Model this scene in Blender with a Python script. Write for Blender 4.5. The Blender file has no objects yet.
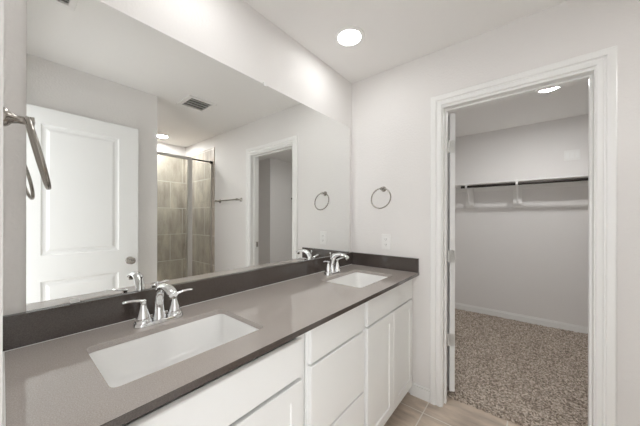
import bpy, bmesh, math, random
import numpy as np
from mathutils import Matrix, Vector

# ------------------------------------------------------------------ camera, world, exposure
scn = bpy.context.scene
COL = scn.collection
CAM_LOC = Vector((1.18914, -0.00050, 1.27980))
F = Vector((-0.63084823, 0.77590625, 0.0))
R = Vector((0.77590411, 0.63084649, 0.00235078))
U = Vector((-0.00182399, -0.00148299, 0.99999724))
cd = bpy.data.cameras.new('camera')
cd.sensor_fit = 'HORIZONTAL'
cd.sensor_width = 36.0
cd.lens = 258.456 / 640 * 36.0
cd.shift_y = 5.638 / 640
cd.clip_start = 0.001
cam = bpy.data.objects.new('camera', cd)
COL.objects.link(cam)
cam.matrix_world = Matrix(((R.x, U.x, -F.x, CAM_LOC.x), (R.y, U.y, -F.y, CAM_LOC.y), (R.z, U.z, -F.z, CAM_LOC.z), (0, 0, 0, 1)))
scn.camera = cam

world = bpy.data.worlds.new('world')
scn.world = world
world.use_nodes = True
bg = world.node_tree.nodes['Background']
bg.inputs[0].default_value = (1.0, 1.0, 1.0, 1)
bg.inputs[1].default_value = 0.66            # daylight of the bedroom coming through the open doorway

LAMP = 10.0                                 # radiance of the vanity downlights
LAMP_SHOWER = 68.0
LAMP_PASSAGE_FILL = 43.0  # added lamp, out of view, to brighten the far side of the room
LAMP_CLOSET = 70.0
LAMP_COL = (1.0, 1.0, 0.995)

vs = scn.view_settings
vs.view_transform = 'Standard'
vs.look = 'None'
vs.exposure = 2.03
vs.gamma = 1.0
vs.use_curve_mapping = False
scn.cycles.use_denoising = True
scn.cycles.max_bounces = 14
scn.cycles.diffuse_bounces = 7
scn.cycles.glossy_bounces = 8
scn.cycles.transparent_max_bounces = 12
scn.cycles.sample_clamp_indirect = 12.0
scn.cycles.blur_glossy = 0.2

random.seed(4)
rng = np.random.default_rng(4)
PI = math.pi

# ------------------------------------------------------------------ materials
def new_mat(name):
    m = bpy.data.materials.new(name)
    m.use_nodes = True
    nt = m.node_tree
    return m, nt, nt.nodes['Principled BSDF']

def principled(name, col, rough=0.5, metal=0.0, spec=0.5, bump=None, mottle=None, coat=0.0):
    m, nt, b = new_mat(name)
    b.inputs['Base Color'].default_value = (*col, 1)
    b.inputs['Roughness'].default_value = rough
    b.inputs['Metallic'].default_value = metal
    b.inputs['Specular IOR Level'].default_value = spec
    b.inputs['Coat Weight'].default_value = coat
    tc = nt.nodes.new('ShaderNodeTexCoord')
    if bump:
        scale, strength, dist = bump
        n = nt.nodes.new('ShaderNodeTexNoise')
        n.inputs['Scale'].default_value = scale
        n.inputs['Detail'].default_value = 3
        nt.links.new(tc.outputs['Object'], n.inputs['Vector'])
        bp = nt.nodes.new('ShaderNodeBump')
        bp.inputs['Strength'].default_value = strength
        bp.inputs['Distance'].default_value = dist
        nt.links.new(n.outputs['Fac'], bp.inputs['Height'])
        nt.links.new(bp.outputs['Normal'], b.inputs['Normal'])
    if mottle:
        scale, amt = mottle
        n = nt.nodes.new('ShaderNodeTexNoise')
        n.inputs['Scale'].default_value = scale
        n.inputs['Detail'].default_value = 5
        nt.links.new(tc.outputs['Object'], n.inputs['Vector'])
        cr = nt.nodes.new('ShaderNodeValToRGB')
        cr.color_ramp.elements[0].position = 0.3
        cr.color_ramp.elements[1].position = 0.7
        cr.color_ramp.elements[0].color = tuple(c * (1 - amt) for c in col) + (1,)
        cr.color_ramp.elements[1].color = tuple(min(1, c * (1 + amt)) for c in col) + (1,)
        nt.links.new(n.outputs['Fac'], cr.inputs['Fac'])
        nt.links.new(cr.outputs['Color'], b.inputs['Base Color'])
    return m

def tile_mat(name, c1, c2, mortar, bw, bh, msize, offset, origin, plane, rough, streak):
    """brick texture laid in real metres on a plane of the room: plane gives the axes used as (u, v)"""
    m, nt, b = new_mat(name)
    tc = nt.nodes.new('ShaderNodeTexCoord')
    sep = nt.nodes.new('ShaderNodeSeparateXYZ')
    nt.links.new(tc.outputs['Object'], sep.inputs[0])
    com = nt.nodes.new('ShaderNodeCombineXYZ')
    for k in (0, 1):
        ad = nt.nodes.new('ShaderNodeMath'); ad.operation = 'SUBTRACT'
        nt.links.new(sep.outputs[plane[k]], ad.inputs[0])
        ad.inputs[1].default_value = origin[k]
        nt.links.new(ad.outputs[0], com.inputs[k])
    br = nt.nodes.new('ShaderNodeTexBrick')
    br.offset = offset
    br.offset_frequency = 2
    br.squash = 1.0
    br.inputs['Scale'].default_value = 1.0
    br.inputs['Brick Width'].default_value = bw
    br.inputs['Row Height'].default_value = bh
    br.inputs['Mortar Size'].default_value = msize
    br.inputs['Mortar Smooth'].default_value = 0.1
    br.inputs['Bias'].default_value = 0.0
    br.inputs['Color1'].default_value = (*c1, 1)
    br.inputs['Color2'].default_value = (*c2, 1)
    br.inputs['Mortar'].default_value = (*mortar, 1)
    nt.links.new(com.outputs[0], br.inputs['Vector'])
    mp = nt.nodes.new('ShaderNodeMapping')
    mp.inputs['Scale'].default_value = streak
    nt.links.new(tc.outputs['Object'], mp.inputs['Vector'])
    n = nt.nodes.new('ShaderNodeTexNoise')
    n.inputs['Scale'].default_value = 3.0
    n.inputs['Detail'].default_value = 7
    n.inputs['Roughness'].default_value = 0.62
    nt.links.new(mp.outputs[0], n.inputs['Vector'])
    cr = nt.nodes.new('ShaderNodeValToRGB')
    cr.color_ramp.elements[0].position = 0.32
    cr.color_ramp.elements[1].position = 0.68
    cr.color_ramp.elements[0].color = (0.62, 0.60, 0.58, 1)
    cr.color_ramp.elements[1].color = (1.22, 1.2, 1.17, 1)
    nt.links.new(n.outputs['Fac'], cr.inputs['Fac'])
    mul = nt.nodes.new('ShaderNodeMixRGB'); mul.blend_type = 'MULTIPLY'
    mul.inputs['Fac'].default_value = 1.0
    nt.links.new(br.outputs['Color'], mul.inputs[1])
    nt.links.new(cr.outputs['Color'], mul.inputs[2])
    mix = nt.nodes.new('ShaderNodeMixRGB')
    nt.links.new(br.outputs['Fac'], mix.inputs['Fac'])
    nt.links.new(mul.outputs[0], mix.inputs[1])
    mix.inputs[2].default_value = (*mortar, 1)
    nt.links.new(mix.outputs[0], b.inputs['Base Color'])
    b.inputs['Roughness'].default_value = rough
    bp = nt.nodes.new('ShaderNodeBump')
    bp.invert = True
    bp.inputs['Strength'].default_value = 0.4
    bp.inputs['Distance'].default_value = 0.003
    nt.links.new(br.outputs['Fac'], bp.inputs['Height'])
    nt.links.new(bp.outputs['Normal'], b.inputs['Normal'])
    return m

M = {}
WALLC = (0.80, 0.784, 0.770)
M['wall'] = principled('wall paint', WALLC, 0.65, bump=(85, 0.28, 0.006), spec=0.25)
M['ceiling'] = principled('ceiling paint', (0.89, 0.882, 0.868), 0.8, bump=(70, 0.2, 0.005), spec=0.15)
M['white'] = principled('white trim paint', (0.87, 0.87, 0.858), 0.32, spec=0.45)
M['cabinet'] = principled('white cabinet paint', (0.86, 0.866, 0.858), 0.35, spec=0.45)
M['doorwhite'] = principled('white door paint', (0.84, 0.845, 0.84), 0.38, spec=0.4, bump=(140, 0.05, 0.002))
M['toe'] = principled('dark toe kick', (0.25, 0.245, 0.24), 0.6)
M['porcelain'] = principled('white porcelain', (0.91, 0.91, 0.90), 0.08, spec=0.5, coat=0.3)
M['chrome'] = principled('polished chrome', (0.88, 0.89, 0.90), 0.06, 1.0)
M['nickel'] = principled('brushed nickel', (0.40, 0.375, 0.345), 0.22, 1.0)
M['darkmetal'] = principled('dark bronze rod', (0.035, 0.03, 0.027), 0.4, 0.6)
M['alu'] = principled('satin aluminium frame', (0.62, 0.60, 0.57), 0.3, 1.0)
M['plastic'] = principled('white plastic', (0.85, 0.845, 0.83), 0.35)
M['slot'] = principled('dark slot', (0.04, 0.04, 0.04), 0.6)
M['duct'] = principled('grey duct', (0.24, 0.236, 0.225), 0.6)
M['mirror'] = principled('silvered mirror glass', (0.90, 0.912, 0.90), 0.0, 1.0)
M['closetwhite'] = principled('white shelf paint', (0.84, 0.83, 0.81), 0.45)
M['hinge'] = principled('painted hinge', (0.72, 0.72, 0.70), 0.3, 0.3)
M['rubber'] = principled('clear mirror clip', (0.85, 0.85, 0.83), 0.15)

# quartz: fine speckle, polished; the splash and the slab edge take a darker colour than the top
def quartz_mat(name, lo, hi, rough):
    m, nt, b = new_mat(name)
    tc = nt.nodes.new('ShaderNodeTexCoord')
    n1 = nt.nodes.new('ShaderNodeTexNoise'); n1.inputs['Scale'].default_value = 420; n1.inputs['Detail'].default_value = 2
    n2 = nt.nodes.new('ShaderNodeTexVoronoi'); n2.inputs['Scale'].default_value = 260
    nt.links.new(tc.outputs['Object'], n1.inputs['Vector']); nt.links.new(tc.outputs['Object'], n2.inputs['Vector'])
    cr = nt.nodes.new('ShaderNodeValToRGB')
    cr.color_ramp.elements[0].position = 0.35; cr.color_ramp.elements[0].color = (*lo, 1)
    cr.color_ramp.elements[1].position = 0.68; cr.color_ramp.elements[1].color = (*hi, 1)
    nt.links.new(n1.outputs['Fac'], cr.inputs['Fac'])
    cr2 = nt.nodes.new('ShaderNodeValToRGB')
    cr2.color_ramp.elements[0].position = 0.0; cr2.color_ramp.elements[0].color = (1.25, 1.24, 1.22, 1)
    cr2.color_ramp.elements[1].position = 0.22; cr2.color_ramp.elements[1].color = (1, 1, 1, 1)
    nt.links.new(n2.outputs['Distance'], cr2.inputs['Fac'])
    mu = nt.nodes.new('ShaderNodeMixRGB'); mu.blend_type = 'MULTIPLY'; mu.inputs['Fac'].default_value = 1
    nt.links.new(cr.outputs['Color'], mu.inputs[1]); nt.links.new(cr2.outputs['Color'], mu.inputs[2])
    nt.links.new(mu.outputs[0], b.inputs['Base Color'])
    b.inputs['Roughness'].default_value = rough
    b.inputs['Specular IOR Level'].default_value = 0.9
    return m
M['quartz'] = quartz_mat('grey brown quartz', (0.40, 0.36, 0.333), (0.51, 0.464, 0.432), 0.06)
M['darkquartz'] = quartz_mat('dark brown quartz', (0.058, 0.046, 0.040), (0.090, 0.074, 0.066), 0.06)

M['floortile'] = tile_mat('stone floor tile', (0.68, 0.58, 0.49), (0.54, 0.46, 0.39), (0.74, 0.70, 0.64), 0.4375, 0.4375, 0.0035, 0.0,
                          (0.643 - 0.4375 * 10, 1.753 - 0.4375 * 20), (0, 1), 0.35, (1.0, 3.2, 1.0))
M['tileback'] = tile_mat('shower wall tile', (0.58, 0.525, 0.46), (0.46, 0.415, 0.365), (0.80, 0.77, 0.72), 0.60, 0.41, 0.004, 0.3,
                         (1.838 - 0.60 * 10, 0.62 - 0.41 * 4), (1, 2), 0.3, (3, 3, 1.0))
M['tileside'] = tile_mat('shower side tile', (0.58, 0.525, 0.46), (0.46, 0.415, 0.365), (0.80, 0.77, 0.72), 0.60, 0.41, 0.004, 0.5,
                         (2.542 - 0.60 * 10, 0.62 - 0.41 * 4), (0, 2), 0.3, (3, 3, 1.0))

# carpet: flecked brown and beige
m, nt, b = new_mat('flecked carpet')
tc = nt.nodes.new('ShaderNodeTexCoord')
v = nt.nodes.new('ShaderNodeTexVoronoi'); v.inputs['Scale'].default_value = 125
nt.links.new(tc.outputs['Object'], v.inputs['Vector'])
sp = nt.nodes.new('ShaderNodeSeparateColor'); nt.links.new(v.outputs['Color'], sp.inputs[0])
cr = nt.nodes.new('ShaderNodeValToRGB'); cr.color_ramp.interpolation = 'LINEAR'
e = cr.color_ramp.elements
e[0].position = 0.0; e[0].color = (0.16, 0.128, 0.102, 1)
e[1].position = 1.0; e[1].color = (0.70, 0.62, 0.54, 1)
q = e.new(0.4); q.color = (0.34, 0.285, 0.235, 1)
q = e.new(0.7); q.color = (0.50, 0.43, 0.37, 1)
nt.links.new(sp.outputs[0], cr.inputs['Fac'])
nt.links.new(cr.outputs['Color'], b.inputs['Base Color'])
b.inputs['Roughness'].default_value = 0.95
b.inputs['Specular IOR Level'].default_value = 0.1
M['carpet'] = m

# shower glass: thin clear sheet
m = bpy.data.materials.new('clear shower glass'); m.use_nodes = True
nt = m.node_tree; nt.nodes.clear()
out = nt.nodes.new('ShaderNodeOutputMaterial')
tr = nt.nodes.new('ShaderNodeBsdfTransparent'); tr.inputs[0].default_value = (0.93, 0.95, 0.94, 1)
gl = nt.nodes.new('ShaderNodeBsdfGlossy'); gl.inputs['Roughness'].default_value = 0.02
fr = nt.nodes.new('ShaderNodeFresnel'); fr.inputs['IOR'].default_value = 1.45
mx = nt.nodes.new('ShaderNodeMixShader')
nt.links.new(fr.outputs[0], mx.inputs[0]); nt.links.new(tr.outputs[0], mx.inputs[1]); nt.links.new(gl.outputs[0], mx.inputs[2])
nt.links.new(mx.outputs[0], out.inputs['Surface'])
M['glass'] = m

def lamp_mat(name, strength):
    m = bpy.data.materials.new(name); m.use_nodes = True
    nt = m.node_tree; nt.nodes.clear()
    out = nt.nodes.new('ShaderNodeOutputMaterial')
    em = nt.nodes.new('ShaderNodeEmission')
    em.inputs[0].default_value = (*LAMP_COL, 1); em.inputs[1].default_value = strength
    nt.links.new(em.outputs[0], out.inputs['Surface'])
    return m

# ------------------------------------------------------------------ mesh helpers (all in room metres)
class MB:
    def __init__(self):
        self.v = []; self.f = []; self.s = []
    def add(self, verts, faces, smooth=False):
        o = len(self.v)
        self.v += [tuple(p) for p in verts]
        self.f += [tuple(i + o for i in fc) for fc in faces]
        self.s += [smooth] * len(faces)
        return self
    def box(self, x0, x1, y0, y1, z0, z1, bevel=0.0, seg=2, mat=None):
        bm = bmesh.new()
        bmesh.ops.create_cube(bm, size=1.0)
        for p in bm.verts:
            p.co = Vector(((x0 + x1) / 2 + p.co.x * (x1 - x0), (y0 + y1) / 2 + p.co.y * (y1 - y0), (z0 + z1) / 2 + p.co.z * (z1 - z0)))
        if bevel:
            bmesh.ops.bevel(bm, geom=list(bm.edges), offset=bevel, segments=seg, affect='EDGES', profile=0.5)
        if mat is not None: bm.transform(mat)
        bm.verts.index_update()
        self.add([p.co[:] for p in bm.verts], [[q.index for q in f.verts] for f in bm.faces])
        bm.free()
        return self
    def lathe(self, prof, base, axis='z', n=32, smooth=True, mat=None):
        """prof: list of (radius, height) along the axis from base"""
        vs_, fs = [], []
        for r, h in prof:
            for k in range(n):
                a = 2 * PI * k / n
                c, s = r * math.cos(a), r * math.sin(a)
                p = {'z': (c, s, h), 'y': (c, h, s), 'x': (h, c, s)}[axis]
                p = Vector(p)
                if mat is not None: p = mat @ p
                vs_.append((p.x + base[0], p.y + base[1], p.z + base[2]))
        for i in range(len(prof) - 1):
            for k in range(n):
                fs.append((i * n + k, i * n + (k + 1) % n, (i + 1) * n + (k + 1) % n, (i + 1) * n + k))
        fs.append(tuple(range(n))); fs.append(tuple((len(prof) - 1) * n + k for k in range(n)))
        return self.add(vs_, fs, smooth)
    def tube(self, path, rad, n=14, closed=False, up=None):
        """rad: radius, or list of (a, b) half widths (across, along normal)"""
        P = [Vector(p) for p in path]
        m_ = len(P)
        T = []
        for i in range(m_):
            a = P[(i - 1) % m_] if (closed or i > 0) else P[i]
            c = P[(i + 1) % m_] if (closed or i < m_ - 1) else P[i]
            T.append((c - a).normalized())
        nrm = Vector(up) if up is not None else (Vector((0, 0, 1)) if abs(T[0].z) < 0.9 else Vector((1, 0, 0)))
        vs_, fs = [], []
        for i in range(m_):
            nrm = (nrm - T[i] * nrm.dot(T[i])).normalized()
            bi = T[i].cross(nrm)
            r = rad[i] if isinstance(rad, (list, tuple)) else rad
            a, bb = r if isinstance(r, (list, tuple)) else (r, r)
            for k in range(n):
                t = 2 * PI * k / n
                vs_.append(P[i] + bi * (a * math.cos(t)) + nrm * (bb * math.sin(t)))
        for i in range(m_ if closed else m_ - 1):
            j = (i + 1) % m_
            for k in range(n):
                fs.append((i * n + k, i * n + (k + 1) % n, j * n + (k + 1) % n, j * n + k))
        if not closed:
            fs.append(tuple(range(n))); fs.append(tuple((m_ - 1) * n + k for k in range(n)))
        return self.add(vs_, fs, True)
    def slab(self, w, h, t, panels, profile, mat):
        """door or drawer front: local X width, Z height, front face at y=0 looking to -Y; panels = (x0,x1,z0,z1); profile = (inset, depth)"""
        ch = 0.0025
        V = []; Fc = []
        def vert(x, y, z):
            p = mat @ Vector((x, y, z)); V.append((p.x, p.y, p.z)); return len(V) - 1
        def q(*a): Fc.append(tuple(a))
        xs = sorted({ch, w - ch} | {p[0] for p in panels} | {p[1] for p in panels})
        zs = sorted({ch, h - ch} | {p[2] for p in panels} | {p[3] for p in panels})
        for i in range(len(xs) - 1):
            for j in range(len(zs) - 1):
                cx, cz = (xs[i] + xs[i + 1]) / 2, (zs[j] + zs[j + 1]) / 2
                if any(p[0] < cx < p[1] and p[2] < cz < p[3] for p in panels): continue
                q(vert(xs[i], 0, zs[j]), vert(xs[i + 1], 0, zs[j]), vert(xs[i + 1], 0, zs[j + 1]), vert(xs[i], 0, zs[j + 1]))
        for p in panels:
            prev = None
            for ins, dep in [(0, 0)] + list(profile):
                ring = [vert(p[0] + ins, dep, p[2] + ins), vert(p[1] - ins, dep, p[2] + ins), vert(p[1] - ins, dep, p[3] - ins), vert(p[0] + ins, dep, p[3] - ins)]
                if prev:
                    for k in range(4): q(prev[k], prev[(k + 1) % 4], ring[(k + 1) % 4], ring[k])
                prev = ring
            q(*prev)
        r0 = [vert(ch, 0, ch), vert(w - ch, 0, ch), vert(w - ch, 0, h - ch), vert(ch, 0, h - ch)]
        r1 = [vert(0, ch, 0), vert(w, ch, 0), vert(w, ch, h), vert(0, ch, h)]
        r2 = [vert(0, t, 0), vert(w, t, 0), vert(w, t, h), vert(0, t, h)]
        for a, b_ in ((r0, r1), (r1, r2)):
            for k in range(4): q(b_[k], b_[(k + 1) % 4], a[(k + 1) % 4], a[k])
        q(*reversed(r2))
        return self.add(V, Fc)

def rrect(x0, x1, y0, y1, r, n=6):
    pts = []
    for cx, cy, a0 in ((x1 - r, y1 - r, 0), (x0 + r, y1 - r, PI / 2), (x0 + r, y0 + r, PI), (x1 - r, y0 + r, 1.5 * PI)):
        for k in range(n + 1):
            a = a0 + PI / 2 * k / n
            pts.append((cx + r * math.cos(a), cy + r * math.sin(a)))
    return pts

def root_loc(o):
    while o.parent: o = o.parent
    return Vector(o.location)

def build(name, mb, material, parent=None, label=None, recalc=True):
    off = root_loc(parent) if parent else Vector((0, 0, 0))
    bm = bmesh.new()
    vv = [bm.verts.new(Vector(p) - off) for p in mb.v]
    for fc, sm in zip(mb.f, mb.s):
        try:
            f = bm.faces.new([vv[i] for i in fc]); f.smooth = sm
        except ValueError:
            pass
    bmesh.ops.remove_doubles(bm, verts=bm.verts, dist=1e-5)
    if recalc: bmesh.ops.recalc_face_normals(bm, faces=bm.faces)
    for ed in bm.edges:
        if len(ed.link_faces) == 2 and ed.calc_face_angle(0) > 0.7: ed.smooth = False
    me = bpy.data.meshes.new(name)
    bm.to_mesh(me); bm.free()
    me.materials.append(material)
    o = bpy.data.objects.new(name, me)
    COL.objects.link(o)
    if parent: o.parent = parent
    if label: o['label'] = label
    return o

def tag(o, label, cat, group=None):
    o['label'] = label; o['category'] = cat
    if group: o['group'] = group
    return o

def thing(name, label, cat, loc, group=None):
    o = bpy.data.objects.new(name, None)
    o.empty_display_size = 0.05
    COL.objects.link(o)
    o.location = loc
    return tag(o, label, cat, group)

def struct(name, mb, material, parent=None, label=None):
    o = build(name, mb, material, parent)
    if parent is None:
        o['kind'] = 'structure'
    if label: o['label'] = label
    return o

def dup(src, loc, label, group=None):
    c = src.copy(); COL.objects.link(c); c.location = loc; c['label'] = label
    if group: c['group'] = group
    for ch in list(src.children):
        d = ch.copy(); COL.objects.link(d); d.parent = c
        for g in list(ch.children):
            h = g.copy(); COL.objects.link(h); h.parent = d
    return c

def prism(outline, holes, z0, z1):
    """flat plate with holes, from 2D outlines"""
    cu = bpy.data.curves.new('outline', 'CURVE'); cu.dimensions = '2D'; cu.fill_mode = 'BOTH'
    cu.extrude = (z1 - z0) / 2
    for pts in [outline] + holes:
        s = cu.splines.new('POLY'); s.points.add(len(pts) - 1)
        for p, c in zip(s.points, pts): p.co = (c[0], c[1], 0, 1)
        s.use_cyclic_u = True
    o = bpy.data.objects.new('outline', cu); COL.objects.link(o)
    dg = bpy.context.evaluated_depsgraph_get()
    me = bpy.data.meshes.new_from_object(o.evaluated_get(dg))
    mb = MB()
    zc = (z0 + z1) / 2
    mb.add([(p.co.x, p.co.y, p.co.z + zc) for p in me.vertices], [tuple(f.vertices) for f in me.polygons])
    bpy.data.objects.remove(o); bpy.data.curves.remove(cu); bpy.data.meshes.remove(me)
    return mb

# ------------------------------------------------------------------ room dimensions
L = 1.891            # wall with the closet doorway
LB = 2.005           # its closet side
H = 2.44
XR = 3.20            # back wall of the shower
PX = 1.575           # partition face behind the open entry door
PY = 0.930           # its free end
CB = 4.07            # closet back wall
OX0, OX1, OZ = 0.729, 1.440, 2.037   # clear opening of the closet doorway
ZC = 0.895           # counter top
ZB = 0.995           # top of the backsplash

# walls
struct('wall_left', MB().box(-0.12, 0, -0.12, LB, 0, H), M['wall'])
struct('wall_near', MB().box(0, 0.80, -0.12, 0, 0, H).box(1.56, XR + .12, -0.12, 0, 0, H).box(0.80, 1.56, -0.12, 0, 2.07, H), M['wall'])
struct('wall_far', MB().box(-0.12, OX0 - 0.018, L, LB, 0, H).box(OX1 + 0.018, XR + 0.12, L, LB, 0, H)
       .box(OX0 - 0.018, OX1 + 0.018, L, LB, OZ + 0.018, H), M['wall'])
struct('wall_right', MB().box(XR, XR + 0.12, 0, L, 0, H), M['wall'])
struct('wall_partition', MB().box(PX, PX + 0.115, 0, PY, 0, H), M['wall'])
struct('wall_closet_back', MB().box(0.1, 3.36, CB, CB + 0.12, 0, H), M['wall'])
struct('wall_closet_left', MB().box(0.1, 0.22, LB, CB, 0, H), M['wall'])
struct('wall_closet_right', MB().box(2.70, 3.24, 3.25, CB, 0, H).box(3.24, 3.36, LB, CB, 0, H), M['wall'])
struct('ceiling', MB().box(-0.12, XR + 0.12, -0.12, LB, H, H + 0.1), M['ceiling'])
struct('ceiling_closet', MB().box(0.1, 3.36, LB, CB + 0.12, H, H + 0.1), M['ceiling'])
struct('floor', MB().box(-0.12, 3.36, -0.12, CB + 0.12, -0.1, 0.0), M['floortile'])

# shower wall tile
struct('wall_shower_back', MB().box(XR - 0.012, XR, 0.36, L, 0, 2.28), M['tileback'])
struct('wall_shower_side', MB().box(2.276, XR - 0.012, L - 0.010, L, 0, 2.28), M['tileside'])

# baseboards
def baseboard(name, x0, x1, y0, y1):
    mb = MB().box(x0, x1, y0, y1, 0, 0.076)
    dx, dy = x1 - x0, y1 - y0
    t = 0.006
    if dx > dy: mb.box(x0, x1, y0 + (t if y1 in (L, CB) else 0), y1 - (0 if y1 in (L, CB) else t), 0.076, 0.093, 0.003)
    else: mb.box(x0 + 0.0, x1 - t, y0, y1, 0.076, 0.093, 0.003)
    return struct(name, mb, M['white'])
baseboard('baseboard_far', 0.512, OX0 - 0.080, L - 0.013, L)
baseboard('baseboard_far_right', OX1 + 0.075, 2.27, L - 0.013, L)
baseboard('baseboard_closet', 0.22, 2.70, CB - 0.013, CB)

# closet doorway: jamb, stop and moulded casing
jt = 0.018
trim = MB().box(OX0 - jt, OX0, L - 0.001, LB + 0.001, 0, OZ + jt).box(OX1, OX1 + jt, L - 0.001, LB + 0.001, 0, OZ + jt)
trim.box(OX0, OX1, L - 0.001, LB + 0.001, OZ, OZ + jt)
trim.box(OX0, OX0 + 0.011, L + 0.045, L + 0.077, 0, OZ, 0.002).box(OX1 - 0.011, OX1, L + 0.045, L + 0.077, 0, OZ, 0.002)
trim.box(OX0 + 0.011, OX1 - 0.011, L + 0.045, L + 0.077, OZ - 0.011, OZ, 0.002)
struct('trim_1', trim, M['white'])
PROF = [(0, 0), (0, 0.008), (0.005, 0.012), (0.024, 0.012), (0.029, 0.0075), (0.034, 0.0075), (0.039, 0.016), (0.066, 0.018), (0.071, 0.015), (0.071, 0)]
def casing(name, x0, x1, ztop, ysurf, sgn, mat_):
    V, Fc = [], []
    n = len(PROF)
    for stn in range(4):
        for o, t in PROF:
            x = (x0 - o) if stn < 2 else (x1 + o)
            z = 0.0 if stn in (0, 3) else ztop + o
            V.append((x, ysurf + sgn * t, z))
    for s_ in range(3):
        for k in range(n - 1):
            Fc.append((s_ * n + k, s_ * n + k + 1, (s_ + 1) * n + k + 1, (s_ + 1) * n + k))
    Fc.append(tuple(range(n))); Fc.append(tuple(3 * n + k for k in range(n)))
    return struct(name, MB().add(V, Fc), mat_)
casing('trim_2', OX0 - 0.0065, OX1 + 0.0045, OZ + 0.0145, L, -1, M['white'])
casing('trim_3', OX0 - 0.0065, OX1 + 0.0045, OZ + 0.0145, LB, 1, M['white'])
# entry doorway jamb behind the camera
struct('trim_4', MB().box(0.80, 0.815, -0.121, -0.006, 0, 2.07).box(1.545, 1.56, -0.121, -0.006, 0, 2.07).box(0.815, 1.545, -0.121, -0.006, 2.055, 2.07), M['white'])
# strike plate and bumper on the right jamb of the closet doorway
sp_ = build('strike_plate', MB().box(OX1 - 0.0015, OX1 + 0.0, LB - 0.045, LB - 0.003, 0.93, 0.99, 0.0005), M['nickel'])
sp_.parent = bpy.data.objects['trim_1']; sp_['label'] = 'brushed nickel strike plate'

# ------------------------------------------------------------------ doors
RAISED = [(0.006, 0.009), (0.014, 0.012), (0.026, 0.012), (0.044, 0.003)]
def hinge(parent, x, y, z, dx):
    mb = MB().lathe([(0.006, -0.045), (0.006, 0.045)], (x, y, z), 'z', 12)
    mb.box(min(x, x + dx), max(x, x + dx), y - 0.0015, y + 0.0015, z - 0.045, z + 0.045)
    return build('hinge', mb, M['nickel'], parent, 'satin nickel hinge')

# entry door, swung open flat against the partition
d2 = struct('door_1', MB().slab(0.75, 2.047, 0.035, [(0.1375, 0.584, 0.15, 0.816), (0.1375, 0.584, 0.999, 1.931)], RAISED,
            Matrix.Translation((1.49, 0.754, 0.014)) @ Matrix.Rotation(-PI / 2, 4, 'Z')), M['doorwhite'])
d2['label'] = 'white two panel entry door swung open against the partition, seen in the mirror'
kz, ky = 0.919, 0.692
kn = MB().lathe([(0.0, 0.0), (0.032, 0.0), (0.032, -0.004), (0.026, -0.009), (0.012, -0.012), (0.010, -0.030), (0.018, -0.036), (0.027, -0.046),
                 (0.0285, -0.054), (0.026, -0.062), (0.018, -0.067), (0.0, -0.068)], (1.49, ky, kz), 'x', 28)
build('door_knob', kn, M['nickel'], d2, 'brushed nickel door knob')
build('latch_plate', MB().box(1.495, 1.52, 0.754, 0.7552, kz - 0.028, kz + 0.028), M['nickel'], d2)
for z in (0.30, 1.05, 1.80):
    build('hinge', MB().lathe([(0.006, -0.045), (0.006, 0.045)], (1.531, 0.0, z), 'z', 12), M['nickel'], d2)

# closet door leaf, hinged on the left jamb and opened into the closet
piv = Vector((0.744, LB + 0.013, 0.050))
ang = math.radians(116)
mtx = Matrix.Translation(piv) @ Matrix.Rotation(ang, 4, 'Z') @ Matrix.Translation((0, -0.035, 0))
d1 = struct('door_2', MB().slab(0.69, 1.983, 0.035, [(0.115, 0.575, 0.14, 0.775), (0.115, 0.575, 0.925, 1.875)], RAISED, mtx), M['doorwhite'])
d1['label'] = 'white closet door opened into the closet, seen edge on at the left jamb'
for z in (0.417, 1.013, 1.796):
    mb = MB().lathe([(0.006, -0.044), (0.006, 0.044)], (0.736, LB + 0.008, z), 'z', 12)
    mb.box(OX0 + 0.0, OX0 + 0.0025, LB - 0.040, LB + 0.003, z - 0.044, z + 0.044)
    mb.box(OX0, 0.745, LB + 0.012, LB + 0.0145, z - 0.044, z + 0.044)
    mb.box(0.0, 0.0005, 0.004, 0.034, z - 0.044 - piv.z, z + 0.044 - piv.z, mat=mtx)
    build('hinge', mb, M['hinge'], d1, 'pale painted hinge')

# ------------------------------------------------------------------ vanity
XF = 0.545           # faces of doors and drawers
XB = 0.525           # face frame
SY = (0.373, 1.476)  # sink centres
def vanity(y0, y1, label, toe=True):
    t = thing('vanity_cabinet', label, 'cabinet', (0.27, (y0 + y1) / 2, 0), 'white vanity cabinets under the countertop')
    mb = MB()
    mb.box(0.002, XB, y0 + 0.004, y0 + 0.018, 0.100, 0.874).box(0.002, XB, y1 - 0.018, y1 - 0.004, 0.100, 0.874)
    mb.box(0.002, XB, y0 + 0.018, y1 - 0.018, 0.100, 0.118)
    mb.box(0.002, 0.012, y0 + 0.018, y1 - 0.018, 0.118, 0.874)
    mb.box(XB - 0.018, XB, y0 + 0.018, y0 + 0.045, 0.118, 0.874).box(XB - 0.018, XB, y1 - 0.045, y1 - 0.018, 0.118, 0.874)
    mb.box(XB - 0.018, XB, y0 + 0.045, y1 - 0.045, 0.848, 0.874)
    build('body', mb, M['cabinet'], t)
    build('toe_kick', MB().box(0.44, 0.455, y0 + 0.001, y1 - 0.001, 0.0, 0.0998), M['toe'], t, 'dark recessed toe kick')
    return t
def front(t, name, y0, y1, z0, z1, shaker):
    w, h = y1 - y0, z1 - z0
    s = 0.056
    pan = [(s, w - s, s, h - s)] if shaker else []
    mt = Matrix.Translation((XF, y0, z0)) @ Matrix.Rotation(PI / 2, 4, 'Z')
    return build(name, MB().slab(w, h, 0.0195, pan, [(0.003, 0.0055)], mt), M['cabinet'], t)
v1 = vanity(0.001, 0.726, 'white sink base cabinet at the near end of the vanity, under the near sink')
front(v1, 'drawer_front', 0.030, 0.694, 0.706, 0.840, False)
front(v1, 'door', 0.030, 0.360, 0.100, 0.692, True)
front(v1, 'door', 0.364, 0.694, 0.100, 0.692, True)
v2 = vanity(0.726, 1.168, 'white cabinet of three plain drawers between the two sink bases')
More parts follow.
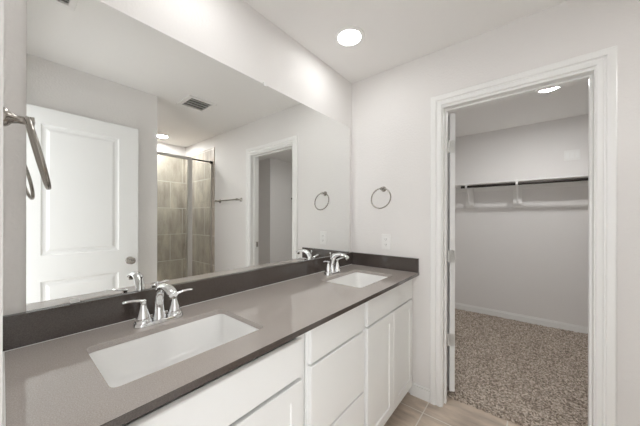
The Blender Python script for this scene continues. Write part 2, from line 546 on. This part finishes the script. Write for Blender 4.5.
front(v2, 'drawer', 0.741, 1.145, 0.724, 0.860, False)
front(v2, 'drawer', 0.741, 1.145, 0.418, 0.714, False)
front(v2, 'drawer', 0.741, 1.145, 0.100, 0.408, False)
v3 = vanity(1.168, 1.890, 'white sink base cabinet against the closet wall, two shaker doors in view')
front(v3, 'drawer_front', 1.183, 1.835, 0.724, 0.860, False)
front(v3, 'door', 1.183, 1.507, 0.100, 0.714, True)
front(v3, 'door', 1.511, 1.835, 0.100, 0.714, True)

XC = 0.570
SX0, SX1, SHL = 0.167, 0.460, 0.218
holes = [rrect(SX0, SX1, c - SHL, c + SHL, 0.020) for c in SY]
ct = prism([(0.0, 0.0), (XC, 0.0), (XC, L), (0.0, L)], holes, 0.875, ZC)
co = build('countertop', ct, M['quartz'])
tag(co, 'grey brown quartz countertop with two sink cutouts along the mirror wall', 'countertop')
bv = co.modifiers.new('edge', 'BEVEL'); bv.width = 0.0015; bv.segments = 2; bv.limit_method = 'ANGLE'; bv.angle_limit = 0.9
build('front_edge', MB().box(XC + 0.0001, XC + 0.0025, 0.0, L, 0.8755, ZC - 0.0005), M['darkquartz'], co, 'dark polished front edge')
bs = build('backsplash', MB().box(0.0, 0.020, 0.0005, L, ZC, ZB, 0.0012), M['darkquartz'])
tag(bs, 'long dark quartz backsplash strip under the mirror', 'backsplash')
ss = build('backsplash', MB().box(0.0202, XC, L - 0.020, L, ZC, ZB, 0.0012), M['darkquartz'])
tag(ss, 'short quartz side splash on the closet wall below the outlet', 'backsplash')
cs = build('caulk_bead', MB().tube([(0.026, 0.0023, ZC + 0.0023), (XC, 0.0023, ZC + 0.0023)], 0.0022, 8).tube([(0.0218, 0.003, ZC + 0.0018), (0.0218, L - 0.024, ZC + 0.0012)], 0.0011, 8), M['plastic'])
tag(cs, 'thin pale caulk bead along the back and near end of the countertop', 'caulk')

# sinks
def make_sink(cy, label):
    t = thing('sink', label, 'sink', ((SX0 + SX1) / 2, cy, 0.70), 'white undermount sinks')
    loops = []
    def lp(grow, z, r): loops.append([(x, y, z) for x, y in rrect(SX0 - grow, SX1 + grow, cy - SHL - grow, cy + SHL + grow, r)])
    zt = 0.8742
    lp(0.022, zt - 0.012, 0.05); lp(0.022, zt, 0.05); lp(0.002, zt, 0.022); lp(0.000, zt - 0.004, 0.022); lp(-0.006, zt - 0.05, 0.028); lp(-0.014, zt - 0.095, 0.042)
    lp(-0.024, zt - 0.113, 0.045); lp(-0.040, zt - 0.122, 0.045); lp(-0.080, zt - 0.127, 0.03); lp(-0.110, zt - 0.130, 0.02)
    n = len(loops[0]); V = [p for l in loops for p in l]; Fc = []
    for i in range(len(loops) - 1):
        for k in range(n): Fc.append((i * n + k, i * n + (k + 1) % n, (i + 1) * n + (k + 1) % n, (i + 1) * n + k))
    Fc.append(tuple((len(loops) - 1) * n + k for k in range(n)))
    o = build('basin', MB().add(V, Fc, True), M['porcelain'], t, recalc=False)
    sm = o.modifiers.new('wall', 'SOLIDIFY'); sm.thickness = 0.008; sm.offset = -1.0
    cx = (SX0 + SX1) / 2 - 0.03
    dr = MB().lathe([(0.0, 0.003), (0.012, 0.003), (0.014, 0.001), (0.020, 0.001), (0.024, 0.003), (0.028, 0.002), (0.029, 0.0), (0.0, -0.001)], (cx, cy, zt - 0.1297), 'z', 28)
    build('drain', dr, M['chrome'], t, 'chrome pop-up drain')
    return t
make_sink(SY[0], 'white rectangular undermount sink nearest the camera')
make_sink(SY[1], 'white rectangular undermount sink at the far end by the closet wall')

# faucets: centreset with two lever handles
def make_faucet(cy, label):
    fx = 0.115
    t = thing('faucet', label, 'faucet', (fx, cy, ZC), 'chrome two-handle centreset faucets')
    g = rrect(fx - 0.026, fx + 0.026, cy - 0.083, cy + 0.083, 0.025, 8)
    V = []; Fc = []
    for z, k_ in ((ZC, 1.0), (ZC + 0.008, 1.0), (ZC + 0.014, 0.9)):
        V += [(fx + (x - fx) * k_, cy + (y - cy) * (1 - (1 - k_) * 0.35), z) for x, y in g]
    n = len(g)
    for i in range(2):
        for k in range(n): Fc.append((i * n + k, i * n + (k + 1) % n, (i + 1) * n + (k + 1) % n, (i + 1) * n + k))
    Fc.append(tuple(range(n))); Fc.append(tuple(2 * n + k for k in range(n)))
    build('base_plate', MB().add(V, Fc, True), M['chrome'], t)
    # spout: oval column sweeping up and forward, flattened towards its mouth
    pts = [(-0.004, 0.010, 0.024, 0.023), (-0.006, 0.035, 0.019, 0.019), (-0.007, 0.065, 0.017, 0.0165), (-0.003, 0.095, 0.0165, 0.0155), (0.010, 0.118, 0.0165, 0.0145),
           (0.030, 0.133, 0.017, 0.0135), (0.054, 0.139, 0.0175, 0.012), (0.080, 0.137, 0.0175, 0.011), (0.102, 0.132, 0.017, 0.0105), (0.119, 0.125, 0.016, 0.0105), (0.126, 0.121, 0.0145, 0.0095)]
    path = [(fx + a, cy, ZC + b_) for a, b_, c, d in pts]
    sp = build('spout', MB().tube(path, [(c, d) for a, b_, c, d in pts], 20, up=(1, 0, 0)), M['chrome'], t)
    build('aerator', MB().lathe([(0.0, 0.0), (0.010, 0.0), (0.010, -0.010), (0.0, -0.010)], (fx + 0.114, cy, ZC + 0.117), 'z', 18), M['nickel'], sp)
    build('lift_rod', MB().lathe([(0.0025, 0.0), (0.0025, 0.118), (0.005, 0.122), (0.006, 0.128), (0.004, 0.134), (0.0, 0.135)], (fx - 0.022, cy, ZC + 0.012), 'z', 14), M['chrome'], t)
    for s in (-1, 1):
        hy = cy + s * 0.0525
        hb = MB().lathe([(0.0, 0.006), (0.0265, 0.006), (0.0265, 0.018), (0.025, 0.021), (0.024, 0.0215), (0.0245, 0.024), (0.0185, 0.044), (0.0125, 0.064), (0.0095, 0.078),
                         (0.0105, 0.084), (0.0105, 0.089), (0.007, 0.093), (0.0, 0.094)], (fx, hy, ZC), 'z', 26)
        hn = build('handle', hb, M['chrome'], t)
        lp = [(0, -0.006, 0.087, 0.0085, 0.0055), (0.001, 0.012, 0.092, 0.0085, 0.005), (0.003, 0.030, 0.096, 0.0075, 0.0042), (0.006, 0.046, 0.098, 0.0070, 0.0038), (0.009, 0.058, 0.098, 0.0065, 0.0036), (0.010, 0.064, 0.097, 0.004, 0.0025)]
        build('lever', MB().tube([(fx + a, hy + s * b_, ZC + c) for a, b_, c, d, e_ in lp], [(d, e_) for a, b_, c, d, e_ in lp], 14, up=(0, 0, 1)), M['chrome'], hn)
    return t
fa = make_faucet(0.371, 'chrome two-lever faucet behind the near sink')
dup(fa, (0.115, 1.464, ZC), 'chrome two-lever faucet behind the far sink, by the side splash')

# mirror
MY0, MY1, MZ1 = 0.0456, L - 0.040, 2.0487
mt_ = thing('mirror', 'large frameless wall mirror standing on the backsplash', 'mirror', (0.0, L / 2, ZB))
build('mirror_glass', MB().box(0.0005, 0.0055, MY0, MY1, ZB + 0.001, MZ1), M['mirror'], mt_)
for y, z in ((0.154, ZB + 0.006), (1.62, ZB + 0.006)):
    build('clip', MB().box(0.0056, 0.011, y - 0.012, y + 0.012, z - 0.005, z + 0.008, 0.0015), M['rubber'], mt_, 'small clear mirror clip')
for y in (0.951,):
    build('clip', MB().box(0.0005, 0.0095, y - 0.010, y + 0.010, MZ1 + 0.0002, MZ1 + 0.012, 0.0015).box(0.0056, 0.0095, y - 0.010, y + 0.010, MZ1 - 0.010, MZ1 + 0.002, 0.0012), M['rubber'], mt_, 'small clear mirror clip')

# ------------------------------------------------------------------ towel rings and bar
def towel_ring(x, y, z, s, label):
    """s = +1 when the ring stands off towards +y"""
    t = thing('towel_ring', label, 'towel ring', (x, y, z), 'round brushed nickel towel rings')
    mb = MB().lathe([(0.0, 0.0), (0.021, 0.0), (0.021, s * 0.004), (0.018, s * 0.008), (0.012, s * 0.013), (0.009, s * 0.022), (0.009, s * 0.036), (0.0115, s * 0.040), (0.0115, s * 0.047), (0.0, s * 0.049)],
                    (x, y, z), 'y', 28)
    build('mounting_post', mb, M['nickel'], t)
    rr = 0.080
    ax = Vector((1, -0.06 if s > 0 else 0.0, 0)).normalized()
    top = Vector((x, y + s * 0.036, z + 0.004)); tilt = math.radians(12.5)
    d = Vector((0, s * math.sin(tilt), -math.cos(tilt)))
    c = top + d * rr
    path = [c + ax * (rr * math.cos(a)) + d * (rr * math.sin(a)) for a in [2 * PI * k / 64 for k in range(64)]]
    build('ring', MB().tube(path, 0.0050, 12, closed=True, up=d.cross(Vector((1, 0, 0)))), M['nickel'], t)
    return t
towel_ring(0.28, 0.0, 1.505, 1, 'brushed nickel towel ring nearest the camera, at the left edge of the photo')
towel_ring(0.297, L, 1.512, -1, 'brushed nickel towel ring on the closet wall above the outlet')

tb = thing('towel_bar', 'brushed nickel towel bar on the closet wall beside the shower, seen in the mirror', 'towel bar', (1.86, L, 1.515))
for x in (1.632, 2.128):
    build('post', MB().lathe([(0.0, 0.0), (0.025, 0.0), (0.025, -0.005), (0.019, -0.010), (0.011, -0.016), (0.010, -0.050), (0.014, -0.054), (0.014, -0.074), (0.0, -0.076)], (x, L, 1.515), 'y', 24), M['nickel'], tb)
build('bar', MB().tube([(1.626, L - 0.063, 1.515), (2.139, L - 0.063, 1.515)], 0.0085, 16), M['nickel'], tb)

# outlet below the ring
ox, oz = 0.3185, 1.100
ol = thing('outlet', 'white double outlet on the closet wall above the side splash', 'outlet', (ox, L, oz))
build('cover_plate', MB().box(ox - 0.0365, ox + 0.0365, L - 0.006, L, oz - 0.060, oz + 0.060, 0.002), M['plastic'], ol)
rc = build('receptacle', MB().box(ox - 0.017, ox + 0.017, L - 0.0085, L - 0.005, oz - 0.034, oz + 0.034, 0.001), M['plastic'], ol)
for dz in (-0.021, 0.021):
    build('socket_slots', MB().box(ox - 0.0075, ox - 0.0055, L - 0.0092, L - 0.0083, oz + dz - 0.004, oz + dz + 0.006).box(ox + 0.0055, ox + 0.0075, L - 0.0092, L - 0.0083, oz + dz - 0.004, oz + dz + 0.006)
          .lathe([(0.0022, -0.0092), (0.0022, -0.0083)], (ox, L, oz + dz - 0.009), 'y', 10), M['slot'], rc, 'dark socket slots')
build('test_button', MB().box(ox - 0.006, ox + 0.006, L - 0.0098, L - 0.0083, oz - 0.005, oz + 0.005, 0.0004), M['plastic'], rc)

# ------------------------------------------------------------------ lamps and grilles
def downlight(x, y, strength, label, r=0.070):
    t = thing('ceiling_light', label, 'ceiling light', (x, y, H), 'round recessed ceiling lights')
    tr_ = MB()
    prof = [(r + 0.001, -0.002), (r + 0.004, -0.006), (r + 0.020, -0.008), (r + 0.026, -0.004), (r + 0.027, 0.0), (r + 0.001, 0.0), (r + 0.001, -0.002)]
    n = 48; V = []; Fc = []
    for a, h in prof:
        V += [(x + a * math.cos(2 * PI * k / n), y + a * math.sin(2 * PI * k / n), H + h) for k in range(n)]
    for i in range(len(prof) - 1):
        for k in range(n): Fc.append((i * n + k, i * n + (k + 1) % n, (i + 1) * n + (k + 1) % n, (i + 1) * n + k))
    build('trim_ring', tr_.add(V, Fc, True), M['plastic'], t)
    V = [(x + r * math.cos(2 * PI * k / n), y + r * math.sin(2 * PI * k / n), H - 0.003) for k in range(n)]
    V += [(p[0], p[1], H - 0.0005) for p in V]
    Fc = [tuple(range(n)), tuple(range(2 * n - 1, n - 1, -1))] + [(k, (k + 1) % n, n + (k + 1) % n, n + k) for k in range(n)]
    build('lens', MB().add(V, Fc), lamp_mat('lit lens', strength), t, 'glowing white lens')
    return t
downlight(0.291, 1.398, LAMP, 'round recessed ceiling light over the far sink')
downlight(0.293, 0.50, LAMP, 'round recessed ceiling light over the near sink')
downlight(2.87, 1.42, LAMP_SHOWER, 'round recessed ceiling light over the shower, seen in the mirror')
downlight(2.0, 0.50, LAMP_PASSAGE_FILL, 'added unseen fill light in the passage behind the partition wall, shaped as a ceiling light')
downlight(1.316, 3.048, LAMP_CLOSET, 'round recessed ceiling light inside the closet', 0.064)

def grille(name, label, cat, x0, x1, y0, y1, slats, border, along):
    t = thing(name, label, cat, ((x0 + x1) / 2, (y0 + y1) / 2, H))
    zt, zb = H, H - 0.012
    fr_ = MB().box(x0, x0 + border, y0, y1, zb, zt, 0.003).box(x1 - border, x1, y0, y1, zb, zt, 0.003)
    fr_.box(x0 + border, x1 - border, y0, y0 + border, zb, zt, 0.003).box(x0 + border, x1 - border, y1 - border, y1, zb, zt, 0.003)
    build('frame', fr_, M['plastic'], t)
    build('duct_opening', MB().box(x0 + border, x1 - border, y0 + border, y1 - border, H - 0.0015, H - 0.0002), M['duct'], t, 'dark opening behind the slats')
    for k in range(slats):
        u = (k + 0.5) / slats
        if along == 'y':
            xc = x0 + border + u * (x1 - x0 - 2 * border)
            mt = Matrix.Translation((xc, (y0 + y1) / 2, H - 0.008)) @ Matrix.Rotation(math.radians(-38), 4, 'Y')
            w = (x1 - x0 - 2 * border) / slats * 0.55
            build('slat', MB().box(-w / 2, w / 2, -(y1 - y0) / 2 + border, (y1 - y0) / 2 - border, -0.0008, 0.0008, mat=mt), M['plastic'], t)
    return t
grille('air_vent', 'white slatted air register in the ceiling, seen in the middle of the mirror', 'vent', 1.299, 1.594, 1.104, 1.380, 4, 0.038, 'y')
grille('exhaust_fan_grille', 'white square fan grille in the ceiling at the upper left of the mirror', 'vent', 0.588, 0.795, 0.046, 0.252, 6, 0.030, 'y')

# ------------------------------------------------------------------ shower enclosure
se = thing('shower_enclosure', 'glass shower enclosure with metal frame, seen in the mirror', 'shower', (2.33, 1.12, 0.0))
SXF = 2.33
build('curb', MB().box(SXF - 0.05, SXF + 0.05, 0.36, L - 0.011, 0.0, 0.10, 0.004), M['porcelain'], se)
build('header_rail', MB().box(SXF - 0.016, SXF + 0.016, 0.36, 1.595, 2.055, 2.090, 0.003), M['alu'], se)
build('stabiliser_bar', MB().tube([(SXF, 1.595, 2.073), (SXF, L - 0.03, 2.073)], 0.010, 14).lathe([(0.02, 0.0), (0.02, -0.03), (0.012, -0.036), (0.0, -0.036)], (SXF, L - 0.0105, 2.073), 'y', 18), M['darkmetal'], se, 'dark bar with round wall bracket')
build('post', MB().box(SXF - 0.015, SXF + 0.015, 1.540, 1.563, 0.10, 2.055, 0.003).box(SXF - 0.011, SXF + 0.011, 1.566, 1.602, 0.10, 2.055, 0.003), M['alu'], se)
build('wall_jamb', MB().box(SXF - 0.012, SXF + 0.012, L - 0.034, L - 0.0105, 0.10, 2.050, 0.003), M['alu'], se)
build('fixed_panel', MB().box(SXF - 0.003, SXF + 0.003, 0.37, 1.540, 0.101, 2.0545), M['glass'], se)
build('glass_door', MB().box(SXF - 0.003, SXF + 0.003, 1.604, L - 0.036, 0.115, 2.045), M['glass'], se)

# ------------------------------------------------------------------ closet
nx, ny = 214, 190
cx0, cx1, cy0, cy1 = 0.221, 2.69, 2.014, CB - 0.0135
gx = np.linspace(cx0, cx1, nx); gy = np.linspace(cy0, cy1, ny)
X, Y = np.meshgrid(gx, gy)
Z = 0.013 + rng.normal(0, 0.0030, X.shape) + 0.004 * np.sin(X * 5.1 + 1.3 * np.sin(Y * 3.0)) * np.sin(Y * 4.3 + X * 1.7)
JX = X + rng.uniform(-0.004, 0.004, X.shape); JY = Y + rng.uniform(-0.004, 0.004, X.shape)
JX = np.clip(JX, cx0, cx1); JY = np.clip(JY, cy0 - 0.004, cy1)
JY[0] = 2.019 + rng.normal(0, 0.004, nx) + 0.012 * np.clip((gx - 0.7) / 0.7, 0, 1); Z[0] = 0.001
JY[1] = np.maximum(JY[1], JY[0] + 0.003)
Z = np.maximum(Z, 0.001)
V = list(zip(JX.ravel().tolist(), JY.ravel().tolist(), Z.ravel().tolist()))
Fc = [(j * nx + i, j * nx + i + 1, (j + 1) * nx + i + 1, (j + 1) * nx + i) for j in range(ny - 1) for i in range(nx - 1)]
me = bpy.data.meshes.new('carpet'); me.from_pydata(V, [], Fc); me.materials.append(M['carpet'])
cp = bpy.data.objects.new('carpet', me); COL.objects.link(cp)
tag(cp, 'flecked brown and beige carpet covering the closet floor', 'carpet'); cp['kind'] = 'stuff'

SZ = 1.734
sh = thing('closet_shelf', 'white closet shelf with hanging rod and brackets on the back wall', 'shelf', (1.45, CB, SZ))
build('shelf_board', MB().box(0.225, 2.69, CB - 0.255, CB - 0.001, SZ - 0.009, SZ + 0.009, 0.002), M['closetwhite'], sh)
build('wall_cleat', MB().box(0.225, 2.69, CB - 0.019, CB - 0.0005, SZ - 0.085, SZ - 0.0095, 0.002), M['closetwhite'], sh)
RY, RZ = CB - 0.285, SZ - 0.041
build('hanging_rod', MB().tube([(0.488, RY, RZ), (2.66, RY, RZ)], 0.0165, 20), M['darkmetal'], sh, 'dark metal hanging rod')
for x in (0.547, 1.067, 1.90, 2.55):
    b_ = build('bracket', MB().box(x - 0.045, x + 0.045, CB - 0.038, CB - 0.0195, SZ - 0.312, SZ - 0.0095, 0.002), M['closetwhite'], sh)
    arm = MB().box(x - 0.014, x + 0.014, CB - 0.262, CB - 0.038, SZ - 0.0125, SZ - 0.0095)
    arm.box(x - 0.014, x + 0.014, CB - 0.041, CB - 0.038, SZ - 0.275, SZ - 0.0095)
    arm.tube([(x, CB - 0.041, SZ - 0.262), (x, CB - 0.10, SZ - 0.13), (x, CB - 0.19, SZ - 0.045), (x, CB - 0.255, SZ - 0.014)], [(0.010, 0.002)] * 4, 8, up=(0, 0, 1))
    hook = [(x, RY + 0.019 * math.cos(a), RZ + 0.019 * math.sin(a)) for a in [math.radians(d) for d in range(40, 300, 20)]]
    arm.tube([(x, CB - 0.255, SZ - 0.011)] + hook, [(0.011, 0.0018)] * (len(hook) + 1), 8, up=(0, 0, 1))
    build('hook', arm, M['plastic'], b_, 'white painted metal hook under the rod')

px_, pz_ = 1.556, 2.006
pl = thing('switch_plate', 'white triple wall plate on the closet back wall above the shelf', 'switch plate', (px_, CB, pz_))
build('cover_plate', MB().box(px_ - 0.066, px_ + 0.066, CB - 0.006, CB, pz_ - 0.058, pz_ + 0.058, 0.002), M['plastic'], pl)
for k in (-1, 0, 1):
    build('insert', MB().box(px_ + k * 0.040 - 0.013, px_ + k * 0.040 + 0.013, CB - 0.0095, CB - 0.0055, pz_ - 0.034, pz_ + 0.034, 0.001), M['white'], pl)
